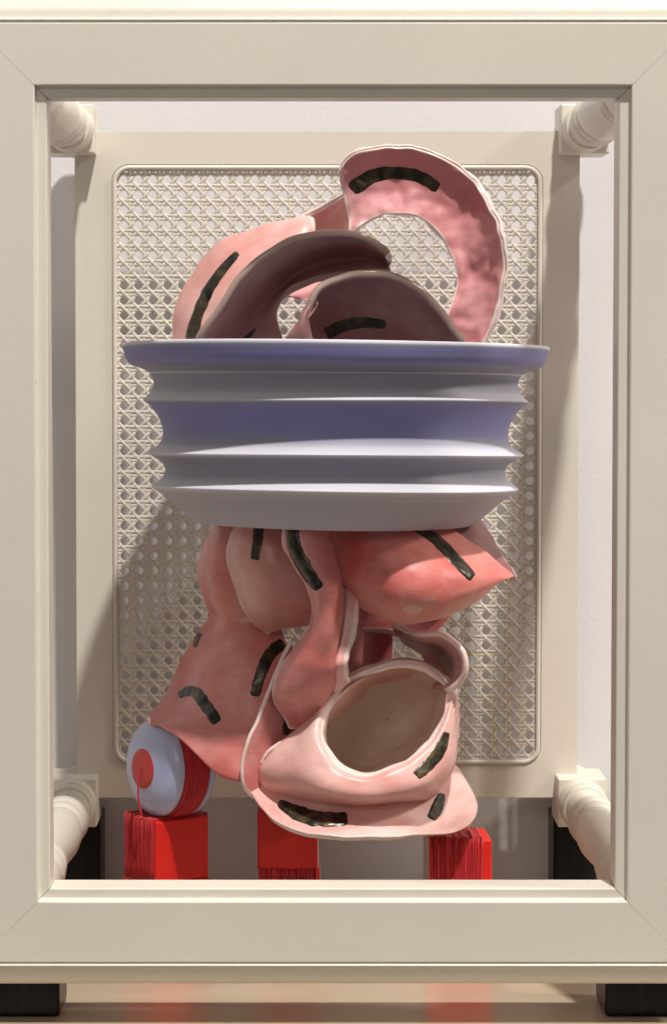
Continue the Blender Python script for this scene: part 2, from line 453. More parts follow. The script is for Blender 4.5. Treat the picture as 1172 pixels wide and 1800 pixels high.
for sx in (-1, 1):
    for sz in (-1, 1):
        dx, dz = sx * LXW, sz * LXH
        lg = obj('leg', [(x + dx, y, z + dz) for x, y, z in sub_leg[0]], sub_leg[1], CREAM, table, local=True)
        b1 = obj('bun_foot', [(x + dx, y, z + dz) for x, y, z in sub_bun[0]], sub_bun[1], CREAM, lg, local=True)
        bm = box_bm(dx - .0212, dx + .0212, .344, .394, dz - .0212, dz + .0212, .0012, 2)
        bm_obj('leg_block', bm, CREAM, lg, local=True)
        for o_ in (lg, b1):
            bmm = bmesh.new(); bmm.from_mesh(o_.data); bmesh.ops.recalc_face_normals(bmm, faces=bmm.faces)
            for e in bmm.edges:
                if len(e.link_faces) == 2 and e.calc_face_angle(0) > 0.5: e.smooth = False
            bmm.to_mesh(o_.data); bmm.free()

# ------------------------------------------------------------------ black blocks under the table
def black_block(x0, x1, y0, y1, h, label):
    bm = box_bm(-(x1 - x0) / 2, (x1 - x0) / 2, -(y1 - y0) / 2, (y1 - y0) / 2, 0, h, 0.0028, 3)
    o = bm_obj('black_block', bm, BLACK); o.location = ((x0 + x1) / 2, (y0 + y1) / 2, 0.0005)
    tag(o, label, 'block', 'black blocks under the table corners')
def zleg(sz_loc, y): return (TM @ Vector((0, y, sz_loc))).z
for sx, uf in ((-1, 105), (1, 1063)):
    yf = 1.682
    xe = (uf - CU) / F * yf
    hz = zleg(-LXH - .0195, yf - 1.633 + .03)
    xr = (xe - 0.054, xe) if sx < 0 else (xe, xe + 0.054)
    black_block(*xr, yf, yf + 0.055, hz, 'black block under the front frame ' + ('beside the yo-yo stack' if sx < 0 else 'beside the thread-wound stack'))
    yr = 2.028
    hz = zleg(-LXH - .0203, .405)
    black_block(*xr, yr, yr + 0.046, hz, 'black block at the wall under the turned leg, ' + ('next to the yo-yo' if sx < 0 else 'beyond the bright thread-wound block'))

# ------------------------------------------------------------------ red blocks and thread
def red_block(cx, cy, z0, sx, sy, h, rot, wrap, label, pale=None, group='red blocks holding up the sculpture'):
    root = empty('red_block', (cx, cy, z0)); root.rotation_euler = (0, 0, rot)
    tag(root, label, 'block', group)
    bm = box_bm(-sx / 2, sx / 2, -sy / 2, sy / 2, 0, h, 0.0016, 2)
    mats = [RED, PALEPAINT]
    if pale:
        for f in bm.faces:
            if f.normal.dot(Vector(pale)) > 0.9: f.material_index = 1
    bm_obj('block_body', bm, mats, root, local=True)
    if wrap:
        a0, a1, n, axis = wrap        # threads wound over the block, from a0 to a1 across it
        rnd = random.Random(hash(label) % 1000 if False else int(cx * 9999) % 997)
        vv, ff = [], []
        for layer in range(2):
            for i in range(n):
                t0 = a0 + (a1 - a0) * (i + 0.5) / n + rnd.uniform(-.0006, .0006)
                t1 = t0 + rnd.uniform(-.0008, .0008) + (rnd.uniform(-.006, .006) if rnd.random() < (0.10 if layer == 0 else 0.3) else 0)
                t1 = min(max(t1, min(a0, a1)), max(a0, a1))
                off = 0.0004 + layer * 0.0009 + rnd.uniform(0, .0003)
                if layer == 1 and rnd.random() < 0.45: continue
                hh = (sy if axis == 'x' else sx) / 2 + off
                zt, zb = h + off, -off * (0 if z0 < .08 else 0)
                ring = []
                m = 5
                for k in range(m): ring.append((-hh, zb + 0.0006 + (zt - zb) * k / m, t0 + (t1 - t0) * k / m))
                for k in range(m): ring.append((-hh + 2 * hh * k / m, zt, t1 + (t0 - t1) * 0.4 * k / m))
                for k in range(m + 1): ring.append((hh, zt - (zt - zb - 0.0006) * k / m, t1 + (t0 - t1) * (0.4 + 0.6 * k / m)))
                path = [((c, a, z) if axis == 'x' else (a, c, z)) for (a, z, c) in ring]
                v, f = tube(path, 0.00062 + rnd.uniform(-.0001, .00012), 5)
                b0 = len(vv); vv += v; ff += [tuple(i_ + b0 for i_ in q) for q in f]
        o = obj('thread_winding', vv, ff, THREAD, root, local=True); o['kind'] = 'stuff'
    return root
PALEPAINT = mat_flat('pale_paint', (0.50, 0.44, 0.40), 0.4)
ZT = 0.1187
LB = 0.0505
zb = ZT - LB
# stack under the yo-yo
lc = P(275, 1445, 1.829); ang = math.radians(-33)
th = math.radians(35.0)
cxL = lc.x + (-math.cos(th) * 0.0505 + math.sin(th) * 0.0505) / 2 * 0 
def corner_block(front, rot, s):
    # centre of a square block whose nearest corner is at 'front' (local -x,-y corner)
    c = Matrix.Rotation(rot, 3, 'Z') @ Vector((s / 2, s / 2, 0))
    return front.x + c.x, front.y + c.y
rotL = math.radians(35.5)          # local +x runs right and away, local +y left and away
c = corner_block(lc, rotL, LB)
# the wound faces are the ones facing left; the right face is bare paint
red_block(c[0], c[1], zb, LB, LB, LB, rotL, (-.0215, .0225, 42, 'y'), 'red block wound with thread over one face, under the yo-yo')
red_block(c[0], c[1], 0.0, LB + .002, LB + .002, zb, rotL, None, 'red block on the plinth, lowest under the yo-yo')
# middle stack (three high)
mx0, mx1 = P(453, 0, 1.93).x, P(560, 0, 1.93).x
mcx, mw = (mx0 + mx1) / 2, mx1 - mx0
red_block(mcx + .0006, 1.957, 0.0, mw + .001, .05, .0602, 0.02, (-.024, .024, 40, 'x'), 'dark red thread-wound block lowest in the middle stack', (1, 0, 0))
red_block(mcx, 1.9555, .0602, mw, .05, .0507, -0.012, None, 'plain dark red block in the middle stack behind the pink base', (1, 0, 0))
red_block(mcx + .0004, 1.945, .1109, mw - .001, .047, .030, 0.0, None, 'red block topmost in the middle stack, hidden by the pink base', None)
# right stack
YR = 1.818
rx0, rx1 = P(751, 0, YR).x, P(863, 0, YR).x
rcx = (rx0 + rx1) / 2
ZR = HC - (1476 - CV) / F * YR
red_block(rcx, YR + .026, ZR - LB, rx1 - rx0, .051, LB, 0.03, (-.0238, .0180, 40, 'x'), 'bright red block wound with thread under the pink base rim', (-1, 0, 0))
red_block(rcx, YR + .026, 0.0, rx1 - rx0 + .001, .052, ZR - LB, 0.0, None, 'red block on the plinth, lowest under the pink base rim')

# ------------------------------------------------------------------ yo-yo
yo_c = P(301, 1347, 1.856)
RY = 0.0395
yo_c.z = ZT + 0.0012 + RY
yo = empty('toy_yoyo', (yo_c.x, yo_c.y, ZT + 0.001))
tag(yo, 'lilac and red yo-yo wound with red thread on a red block', 'yo-yo')
axis = Vector((-0.80, -0.60, 0.02)).normalized()      # towards the viewer's left
q = axis.to_track_quat('Z', 'Y').to_matrix().to_4x4()
MY = Matrix.Translation(yo_c) @ q
def lathe(profile, M, ns=64):
    v, f = [], []
    for (r, z) in profile:
        for k in range(ns):
            a = TP * k / ns; v.append(M @ Vector((max(r, 1e-6) * math.cos(a), max(r, 1e-6) * math.sin(a), z)))
    for i in range(len(profile) - 1):
        for k in range(ns):
            f.append((i * ns + k, i * ns + (k + 1) % ns, (i + 1) * ns + (k + 1) % ns, (i + 1) * ns + k))
    return v, f
g0 = 0.0115
disc = [(0.0, g0), (0.030, g0), (0.0372, g0 + .0003), (0.0392, g0 + .0012), (0.0395, g0 + .0028), (0.0380, g0 + .006), (0.0335, g0 + .0100), (0.027, g0 + .0128), (0.0215, g0 + .0142), (0.0185, g0 + .0150), (0.0170, g0 + .0158), (0.012, g0 + .0164), (0.0, g0 + .0166)]
for sgn in (1, -1):
    v, f = lathe([(r, sgn * z) for r, z in disc], MY)
    d = obj('disc', v, f, LILAC, yo)
    bmm = bmesh.new(); bmm.from_mesh(d.data); bmesh.ops.recalc_face_normals(bmm, faces=bmm.faces); bmm.to_mesh(d.data); bmm.free()
    cap = [(0.0, g0 + .0160), (.0007, g0 + .0160), (.0008, g0 + .0176), (.0012, g0 + .0178), (.004, g0 + .0178), (0.012, g0 + .0174), (0.0158, g0 + .0166), (0.0163, g0 + .0158), (.0160, g0 + .0150)]
    v, f = lathe([(r, sgn * z) for r, z in cap], MY)
    ck = obj('hub_cap', v, f, mat_red('hub_red', (0.55, 0.05, 0.045), 0.5) if sgn == 1 else bpy.data.materials['hub_red'], d)
    bmm = bmesh.new(); bmm.from_mesh(ck.data); bmesh.ops.recalc_face_normals(bmm, faces=bmm.faces); bmm.to_mesh(ck.data); bmm.free()
wv, wf = [], []
rnd = random.Random(3)
for i in range(42):
    zc = -g0 + .0006 + (2 * g0 - .0012) * i / 41
    bul = 0.0392 + 0.0016 * math.sin(math.pi * i / 41) + rnd.uniform(-.0004, .0004)
    tx, ty = rnd.uniform(-.0012, .0012), rnd.uniform(-.0012, .0012)
    path = [MY @ Vector((bul * math.cos(a), bul * math.sin(a), max(-g0 + .0004, min(g0 - .0004, zc + tx * math.cos(a) + ty * math.sin(a))))) for a in [TP * k / 56 for k in range(56)]]
    v, f = tube(path, 0.00055, 5, True)
    b0 = len(wv); wv += v; wf += [tuple(i_ + b0 for i_ in q_) for q_ in f]
v, f = lathe([(0, -g0), (.0388, -g0), (.0402, 0), (.0388, g0), (0, g0)], MY, 48)
b0 = len(wv); wv += v; wf += [tuple(i_ + b0 for i_ in q_) for q_ in f]
o = obj('thread_winding', wv, wf, THREAD, yo); o['kind'] = 'stuff'
hole = MY @ Vector((0, 0, g0 + .0172))
pth = [hole - axis * .003, hole + axis * .0012, hole + axis * .0022 + Vector((0, 0, -.003))]
end = Vector((hole.x + .0002, hole.y - .0035, ZT + .0035))
for k in range(1, 13): pth.append(pth[2].lerp(end, k / 12) + Vector((-0.0016 * math.sin(math.pi * k / 12), 0, 0)))
tw = []
hv, hf = [], []
cpts = catmull([tuple(p) for p in pth], 60)
for s in range(3):
    pp = [Vector(c_) + Vector((math.cos(i * .9 + s * TP / 3), math.sin(i * .9 + s * TP / 3), 0)) * .00045 for i, c_ in enumerate(cpts)]
    v, f = tube(pp, .00055, 5); b0 = len(hv); hv += v; hf += [tuple(i_ + b0 for i_ in q_) for q_ in f]
kn = bmesh.new(); bmesh.ops.create_icosphere(kn, subdivisions=2, radius=.0017, matrix=Matrix.Translation(end + Vector((0, 0, -.0015))))
b0 = len(hv); hv += [v_.co.copy() for v_ in kn.verts]; hf += [tuple(v_.index + b0 for v_ in f_.verts) for f_ in kn.faces]; kn.free()
obj('loose_thread', hv, hf, THREAD, yo)

# ------------------------------------------------------------------ lilac ridged bowl
YBW = 1.815
bc = P(590, 608, YBW)
pxm = YBW / F
bowl = empty('ridged_bowl', (bc.x, bc.y, 0.3615))
tag(bowl, 'wide lilac ceramic bowl with three sharp ridges round its wall', 'bowl')
def zr(v): return (608 - v) * pxm
# (radius px, v px, tone: purple bands plus painted pale lit slopes and grey shaded valleys)
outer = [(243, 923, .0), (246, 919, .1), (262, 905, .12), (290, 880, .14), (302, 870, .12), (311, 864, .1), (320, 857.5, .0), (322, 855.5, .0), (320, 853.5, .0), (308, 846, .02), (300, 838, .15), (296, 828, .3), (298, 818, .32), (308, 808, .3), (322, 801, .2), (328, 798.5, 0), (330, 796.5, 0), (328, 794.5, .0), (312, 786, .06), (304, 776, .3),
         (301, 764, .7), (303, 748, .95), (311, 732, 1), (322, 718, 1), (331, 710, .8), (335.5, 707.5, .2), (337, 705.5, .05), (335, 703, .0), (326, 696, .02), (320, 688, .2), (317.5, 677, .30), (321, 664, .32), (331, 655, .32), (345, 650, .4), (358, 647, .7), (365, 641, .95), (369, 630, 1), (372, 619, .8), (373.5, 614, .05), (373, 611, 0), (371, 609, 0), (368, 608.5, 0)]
innr = [(363, 610, 0), (358, 616, 0), (346, 640, 0), (318, 668, 0), (308, 680, 0), (300, 720, 0), (292, 760, 0), (286, 820, 0), (278, 860, 0), (250, 896, 0), (200, 908, 0), (0, 910, 0)]
full = [(0, 923, 0)] + outer + innr
NS = 160
vb, fb, band = [], [], []
dense = catmull([(r, v, b_) for r, v, b_ in full], len(full) * 1)
dense = np.array(full, float)
Mb = Matrix.Translation(bc) @ Matrix.Rotation(math.radians(0.45), 4, 'Y')
for r, v, b_ in dense:
    for k in range(NS):
        a = TP * k / NS
        wob = 1 + 0.0025 * math.sin(2 * a + 0.7) + 0.0015 * math.sin(5 * a + v * .01)
        dz = 0.0007 * math.sin(2 * a + 1.1 + v * .02)
        rr = max(r, .01) * pxm * wob
        vb.append(Mb @ Vector((rr * math.cos(a), rr * math.sin(a), zr(v) + (dz if r > 10 else 0)))); band.append(float(b_))
for i in range(len(dense) - 1):
    for k in range(NS): fb.append((i * NS + k, i * NS + (k + 1) % NS, (i + 1) * NS + (k + 1) % NS, (i + 1) * NS + k))
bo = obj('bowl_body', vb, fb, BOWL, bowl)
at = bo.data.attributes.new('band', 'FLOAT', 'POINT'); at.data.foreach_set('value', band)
bmm = bmesh.new(); bmm.from_mesh(bo.data); bmesh.ops.recalc_face_normals(bmm, faces=bmm.faces)
bmm.to_mesh(bo.data); bmm.free()
sm = bo.modifiers.new('smooth', 'SUBSURF'); sm.levels = 1; sm.render_levels = 1

# ------------------------------------------------------------------ ceramic shells
SHELLS = {}; GRIDS = {}
def shell(key, name, rows, mats, parent, nu=56, nv=36, closed=False, thick=0.0058, free='LRTB', lump=0.0012, blush=0.0, blush_fn=None, fine=0.00035, flip=None, rimw=0.0022, seed=0.0):
    """A hand-built ceramic sheet through control points (u, v, Y); rows are cross lines."""
    ctrl = [catmull([tuple(P(*p)) for p in r], nu, closed) for r in rows]
    ctrl = np.array(ctrl)                                         # rows x nu x 3
    g = np.stack([catmull(ctrl[:, j], nv) for j in range(nu)], 1)  # nv x nu x 3
    # lumps along normals
    du = np.gradient(g, axis=1); dv = np.gradient(g, axis=0)
    nrm = np.cross(du, dv); nrm /= np.linalg.norm(nrm, axis=2, keepdims=True) + 1e-12
    cam_v = np.array([0, 0, HC]) - g
    if flip is None: sgn = 1 if (nrm * cam_v).sum() > 0 else -1
    else: sgn = flip
    nrm *= sgn
    verts = []; rim = []; bl = []
    lu = np.concatenate([np.zeros((nv, 1)), np.cumsum(np.linalg.norm(np.diff(g, axis=1), axis=2), 1)], 1)
    lv = np.concatenate([np.zeros((1, nu)), np.cumsum(np.linalg.norm(np.diff(g, axis=0), axis=2), 0)], 0)
    for i in range(nv):
        for j in range(nu):
            p = Vector(g[i, j]); q = p + Vector((seed, seed * 2, 0))
            h = lump * noise.noise(q * 22) + lump * .6 * noise.noise(q * 48 + Vector((3, 1, 2))) + fine * noise.noise(q * 110)
            d = 1.0
            if 'L' in free and not closed: d = min(d, lu[i, j])
            if 'R' in free and not closed: d = min(d, lu[i, -1] - lu[i, j])
            if 'T' in free: d = min(d, lv[i, j])
            if 'B' in free: d = min(d, lv[-1, j] - lv[i, j])
            wv_ = 0.0012 * noise.noise(p * 60 + Vector((seed, 0, 5))) * math.exp(-(d / .006) ** 2)
            rim.append(math.exp(-(d / rimw) ** 2))
            verts.append(p + Vector(nrm[i, j]) * (h + wv_))
            bl.append(blush + (blush_fn(i / (nv - 1), j / (nu - 1)) if blush_fn else 0))
    faces = []
    cols = nu if closed else nu - 1
    for i in range(nv - 1):
        for j in range(cols):
            k = (j + 1) % nu
            f = (i * nu + j, i * nu + k, (i + 1) * nu + k, (i + 1) * nu + j)
            faces.append(f if sgn > 0 else f[::-1])
    o = obj(name, verts, faces, mats, parent)
    a = o.data.attributes.new('rim', 'FLOAT', 'POINT'); a.data.foreach_set('value', rim)
    a = o.data.attributes.new('blush', 'FLOAT', 'POINT'); a.data.foreach_set('value', bl)
    s = o.modifiers.new('thickness', 'SOLIDIFY'); s.thickness = thick; s.offset = -1
    if isinstance(mats, (list, tuple)) and len(mats) > 1: s.material_offset = 1; s.material_offset_rim = 0
    ss = o.modifiers.new('smooth', 'SUBSURF'); ss.levels = 1; ss.render_levels = 1
    SHELLS[key] = o
    GRIDS[key] = (verts, nu, nv, nrm, closed, thick)
    return o

def bead(key, edge, rad, a=0.0, b=1.0, mat=None):
    """The thick rolled glaze along a free edge of a shell."""
    verts, nu, nv, nrm, closed, thick = GRIDS[key]
    if edge == 'T': ids = [(0, j) for j in range(nu)]
    elif edge == 'B': ids = [(nv - 1, j) for j in range(nu)]
    elif edge == 'L': ids = [(i, 0) for i in range(nv)]
    else: ids = [(i, nu - 1) for i in range(nv)]
    full_loop = closed and edge in 'TB' and a == 0 and b == 1
    n0, n1 = int(a * (len(ids) - 1)), int(b * (len(ids) - 1))
    ids = ids[n0:n1 + 1]
    pth = [verts[i * nu + j] - Vector(nrm[i, j]) * thick * 0.45 for i, j in ids]
    if not full_loop: pth = [Vector(p_) for p_ in catmull([tuple(p_) for p_ in pth], len(pth) * 2)]
    n = len(pth); rr = []
    for k, p_ in enumerate(pth):
        e = 1.0 if full_loop else min(1.0, 0.25 + 8 * min(k / (n - 1), 1 - k / (n - 1)))
        rr.append(rad * e * (1 + 0.28 * noise.noise(p_ * 55) + 0.12 * noise.noise(p_ * 140)))
    v, f = tube(pth, rr, 10, full_loop)
    return obj('rim_bead', v, f, mat or RIMGLAZE, SHELLS[key])
_bvh = {}
def bvh(key):
    if key not in _bvh:
        bpy.context.view_layer.update()
        dg = bpy.context.evaluated_depsgraph_get()
        o = SHELLS[key]; ev = o.evaluated_get(dg); me = ev.to_mesh()
        mw = o.matrix_world
        _bvh[key] = BVHTree.FromPolygons([mw @ v.co for v in me.vertices], [tuple(p.vertices) for p in me.polygons])
        ev.to_mesh_clear()
    return _bvh[key]
EYE = Vector((0, 0, HC))
def stripe(key, path, width, height=0.0004, mat=None, name='stripe', ends=(0.8, 0.8), n=40, m=9, rag=0.9):
    """A raised band of dark glaze lying on a shell; the path is in photo pixels on that surface."""
    tree = bvh(key); part = SHELLS[key]
    pts = catmull([(*p, 0) for p in path], n)[:, :2]
    wid = catmull([(w_, 0, 0) for w_ in (width if isinstance(width, (list, tuple)) else [width] * 3)], n)[:, 0]
    verts, faces, ok = [], [], []
    last = None
    for i in range(n):
        t = pts[min(i + 1, n - 1)] - pts[max(i - 1, 0)]; t = t / (np.linalg.norm(t) + 1e-9); nr = np.array([-t[1], t[0]])
        e = min(i / (n - 1), 1 - i / (n - 1)) * (n - 1)
        endf = min(1.0, 0.62 + 0.2 * e)
        for j in range(m):
            s = -1 + 2 * j / (m - 1)
            r1 = noise.noise(Vector((i * .33, s * 2.1 if abs(s) > .9 else 0, pts[0][0] * .13)))
            q = pts[i] + nr * s * wid[i] / 2 * endf * (1 + 0.16 * rag * r1)
            d = (P(q[0], q[1], 1.0) - EYE).normalized()
            hit = tree.ray_cast(EYE, d)
            if hit[0] is None:
                ok.append(False); verts.append(None); continue
            h = height * (1 - abs(s) ** 8.0) * min(1, e / 1.0) - 0.0007 * (1 if (abs(s) > .99 or e < .5) else 0)
            h += 0.0004 * noise.noise(hit[0] * 160)
            nn = hit[1] if hit[1].dot(d) < 0 else -hit[1]
            verts.append(hit[0] + nn * h); ok.append(True)
    # misses fold onto the nearest hit of the same line
    for i in range(n):
        row = [verts[i * m + j] for j in range(m)]
        good = [r for r in row if r is not None]
        for j in range(m):
            if row[j] is None:
                c_ = min((k for k in range(m) if row[k] is not None), key=lambda k: abs(k - j), default=None)
                if c_ is not None: verts[i * m + j] = row[c_].copy()
    keep = {}
    vv = []
    for idx, v in enumerate(verts):
        if v is not None: keep[idx] = len(vv); vv.append(v)
    for i in range(n - 1):
        for j in range(m - 1):
            f = (i * m + j, i * m + j + 1, (i + 1) * m + j + 1, (i + 1) * m + j)
            if all(k in keep for k in f):
                a = [vv[keep[k]] for k in f]
                if max((a[x] - a[y]).length for x, y in ((0, 1), (1, 2), (2, 3), (3, 0))) < 0.012: faces.append(tuple(keep[k] for k in f))
    o = obj(name, vv, faces, mat or STRIPE, part)
    bmm = bmesh.new(); bmm.from_mesh(o.data); bmesh.ops.recalc_face_normals(bmm, faces=bmm.faces); bmm.to_mesh(o.data); bmm.free()
    return o

# ---- upper sculpture, standing in the bowl
up = empty('curled_ceramic', (bc.x, bc.y, 0.372))
tag(up, 'pink curled ceramic form with looping handle rising out of the lilac bowl', 'sculpture')
out_ = [(600, 298), (620, 273), (655, 261), (703, 258), (752, 267), (802, 291), (842, 331), (869, 390), (882, 457), (877, 520), (862, 572), (846, 612), (800, 720)]
inn_ = [(617, 412), (640, 392), (668, 380), (700, 376), (734, 383), (765, 403), (788, 438), (801, 476), (801, 508), (788, 545), (777, 572), (768, 610), (720, 700)]
yo_o = [1.812, 1.808, 1.806, 1.806, 1.806, 1.804, 1.800, 1.785, 1.790, 1.795, 1.798, 1.80, 1.80]
yo_i = [1.812, 1.812, 1.812, 1.812, 1.812, 1.812, 1.812, 1.810, 1.808, 1.805, 1.802, 1.80, 1.79]
def lerp2(a, b, t): return (a[0] + (b[0] - a[0]) * t, a[1] + (b[1] - a[1]) * t)
rows = []
for t, dy in ((0, 0), (.12, .004), (.35, .009), (.65, .009), (.88, .003), (1, 0)):
    rows.append([(*lerp2(a, b, t), ya * (1 - t) + yi * t + dy) for a, b, ya, yi in zip(out_, inn_, yo_o, yo_i)])
shell('handle', 'looped_handle', rows, ROSE, up, nu=96, nv=32, lump=0.0028, fine=0.0019, free='LTB', rimw=0.0017, blush=-.02)
shell('link', 'connecting_band', [[(532, 386, 1.862), (560, 370, 1.862), (585, 356, 1.855), (612, 338, 1.84)], [(538, 405, 1.872), (565, 395, 1.875), (590, 385, 1.868), (615, 375, 1.85)], [(545, 450, 1.86), (570, 450, 1.865), (598, 445, 1.86), (622, 440, 1.845)], [(552, 520, 1.84), (575, 525, 1.84), (600, 520, 1.84), (625, 500, 1.835)]], PALE, up, nu=30, nv=24, free='T')
r0 = [(330, 720, 1.84), (300, 650, 1.86), (303, 590, 1.865), (308, 532, 1.868), (330, 490, 1.868), (355, 452, 1.866), (388, 421, 1.862), (432, 405, 1.858), (482, 392, 1.852), (520, 381, 1.845), (546, 379, 1.838)]
r1 = [(345, 720, 1.82), (322, 655, 1.832), (325, 597, 1.836), (334, 545, 1.838), (354, 505, 1.838), (378, 472, 1.836), (410, 445, 1.834), (448, 428, 1.832), (490, 413, 1.83), (525, 396, 1.83), (551, 392, 1.832)]
r2 = [(380, 720, 1.80), (365, 660, 1.812), (368, 605, 1.815), (380, 560, 1.818), (398, 525, 1.818), (425, 497, 1.817), (455, 474, 1.816), (487, 455, 1.816), (518, 440, 1.818), (540, 425, 1.824), (553, 412, 1.830)]
r3 = [(430, 720, 1.80), (420, 665, 1.812), (425, 615, 1.815), (438, 578, 1.818), (455, 553, 1.82), (475, 532, 1.82), (497, 518, 1.82), (518, 505, 1.822), (535, 490, 1.826), (548, 470, 1.83), (556, 445, 1.832)]
shell('lobe', 'side_lobe', [r0, r1, r2, r3], PALE, up, nu=70, nv=36, free='LRT', blush=.06, lump=.0016)
shell('inner_band', 'inner_band', [[(500, 505, 1.80), (530, 495, 1.805), (560, 480, 1.81), (600, 470, 1.81)], [(507, 520, 1.795), (535, 515, 1.80), (560, 505, 1.805), (590, 495, 1.81)], [(520, 528, 1.80), (540, 530, 1.80), (556, 524, 1.805), (575, 510, 1.81)]], ROSE, up, nu=24, nv=14, free='B')
# flap in front, its dark glaze holding the rail's shade
a0 = [(385, 710, 1.755), (352, 650, 1.722), (353, 598, 1.700), (386, 549, 1.692), (426, 492, 1.688), (476, 450, 1.688), (531, 424, 1.69), (590, 413, 1.697), (636, 420, 1.706), (667, 437, 1.718), (678, 450, 1.726)]
a1 = [(405, 712, 1.77), (378, 655, 1.747), (383, 605, 1.735), (410, 560, 1.728), (444, 510, 1.724), (490, 468, 1.724), (540, 443, 1.726), (594, 432, 1.73), (637, 436, 1.735), (667, 448, 1.74), (681, 459, 1.74)]
a2 = [(430, 715, 1.772), (415, 658, 1.765), (425, 612, 1.760), (440, 570, 1.755), (468, 525, 1.752), (508, 486, 1.75), (552, 464, 1.75), (600, 454, 1.75), (640, 454, 1.752), (668, 461, 1.752), (685, 470, 1.75)]
a3 = [(470, 715, 1.77), (488, 660, 1.765), (497, 605, 1.755), (486, 553, 1.748), (506, 510, 1.742), (548, 489, 1.742), (590, 481, 1.742), (630, 476, 1.744), (660, 475, 1.745), (677, 478, 1.744), (692, 487, 1.742)]
shell('flap', 'folded_flap', [a0, a1, a2, a3], MAUVE, up, nu=70, nv=32, free='TBR', blush=.05, lump=.0016)
c0 = [(560, 720, 1.74), (545, 650, 1.715), (541, 597, 1.70), (545, 548, 1.692), (561, 513, 1.690), (600, 492, 1.69), (645, 484, 1.69), (690, 489, 1.692), (730, 510, 1.698), (764, 543, 1.705), (790, 575, 1.712), (812, 606, 1.72), (825, 660, 1.74), (800, 720, 1.76)]
c1 = [(575, 720, 1.755), (565, 655, 1.74), (560, 605, 1.728), (565, 565, 1.722), (580, 535, 1.722), (612, 515, 1.722), (648, 508, 1.722), (686, 513, 1.724), (720, 532, 1.727), (748, 560, 1.732), (770, 590, 1.737), (785, 620, 1.742), (795, 665, 1.752), (775, 720, 1.765)]
c2 = [(610, 720, 1.775), (605, 665, 1.765), (603, 630, 1.757), (608, 600, 1.752), (620, 575, 1.750), (640, 558, 1.75), (660, 552, 1.75), (682, 558, 1.751), (702, 573, 1.753), (718, 595, 1.755), (728, 618, 1.757), (735, 640, 1.76), (738, 675, 1.765), (730, 720, 1.775)]
c3 = [(660, 720, 1.782), (658, 690, 1.776), (657, 665, 1.770), (659, 640, 1.766), (662, 622, 1.764), (666, 612, 1.763), (670, 610, 1.763), (675, 612, 1.763), (680, 620, 1.764), (684, 632, 1.765), (686, 648, 1.767), (686, 665, 1.77), (685, 690, 1.775), (682, 720, 1.782)]
shell('cup', 'cup', [c0, c1, c2, c3], MAUVE, up, nu=80, nv=32, free='T', blush=.12, lump=.0014)
shell('cup_lip', 'cup_lip', [[(552, 522, 1.694), (544, 548, 1.692), (546, 580, 1.695), (560, 615, 1.70), (590, 660, 1.715)], [(548, 530, 1.695), (533, 556, 1.688), (532, 590, 1.689), (545, 630, 1.698), (565, 680, 1.71)], [(544, 538, 1.70), (515, 575, 1.694), (495, 604, 1.697), (490, 640, 1.708), (510, 700, 1.72)]], MAUVE, up, nu=36, nv=18, free='LT', blush=-.15)
stripe('handle', [(616, 336), (650, 312), (690, 304), (735, 310), (772, 332)], [34, 30, 27, 26, 24])
stripe('lobe', [(334, 606), (348, 552), (368, 508), (393, 472), (420, 443)], [27, 25, 24, 19, 14])
stripe('cup', [(572, 590), (600, 574), (640, 567), (680, 572)], [28, 26, 24, 18])
stripe('flap', [(430, 596), (440, 588), (449, 578)], [8, 7, 4], .001)

# ---- lower sculpture
lo = empty('lobed_ceramic', (0.03, 1.80, ZT))
tag(lo, 'pink lobed ceramic body with open vessel mouth carrying the bowl on red blocks', 'sculpture')
# back body on the left
B = [
 [(378, 917, 1.86), (395, 917, 1.835), (425, 917, 1.825), (470, 917, 1.83)],
 [(355, 960, 1.865), (378, 960, 1.832), (415, 960, 1.822), (470, 960, 1.83)],
 [(349, 1005, 1.868), (372, 1008, 1.833), (412, 1010, 1.822), (470, 1010, 1.83)],
 [(356, 1058, 1.868), (382, 1060, 1.835), (425, 1062, 1.826), (480, 1062, 1.83)],
 [(365, 1084, 1.868), (395, 1090, 1.838), (440, 1095, 1.826), (492, 1095, 1.825)],
 [(344, 1114, 1.870), (390, 1122, 1.832), (448, 1125, 1.812), (500, 1120, 1.812)],
 [(322, 1150, 1.870), (378, 1160, 1.822), (445, 1160, 1.798), (502, 1150, 1.80)],
 [(304, 1192, 1.868), (368, 1202, 1.816), (435, 1200, 1.79), (494, 1180, 1.792)],
 [(287, 1232, 1.862), (352, 1238, 1.813), (420, 1235, 1.788), (482, 1212, 1.788)],
 [(262, 1256, 1.850), (335, 1258, 1.808), (405, 1270, 1.784), (468, 1248, 1.782)],
 [(260, 1259, 1.842), (325, 1282, 1.802), (392, 1315, 1.778), (450, 1290, 1.775)],
 [(264, 1262, 1.836), (318, 1300, 1.798), (378, 1360, 1.774), (427, 1378, 1.768)]]
shell('body', 'body_wall', B, PINK, lo, nu=56, nv=80, free='L', blush=.10, lump=.0026, rimw=.0012)
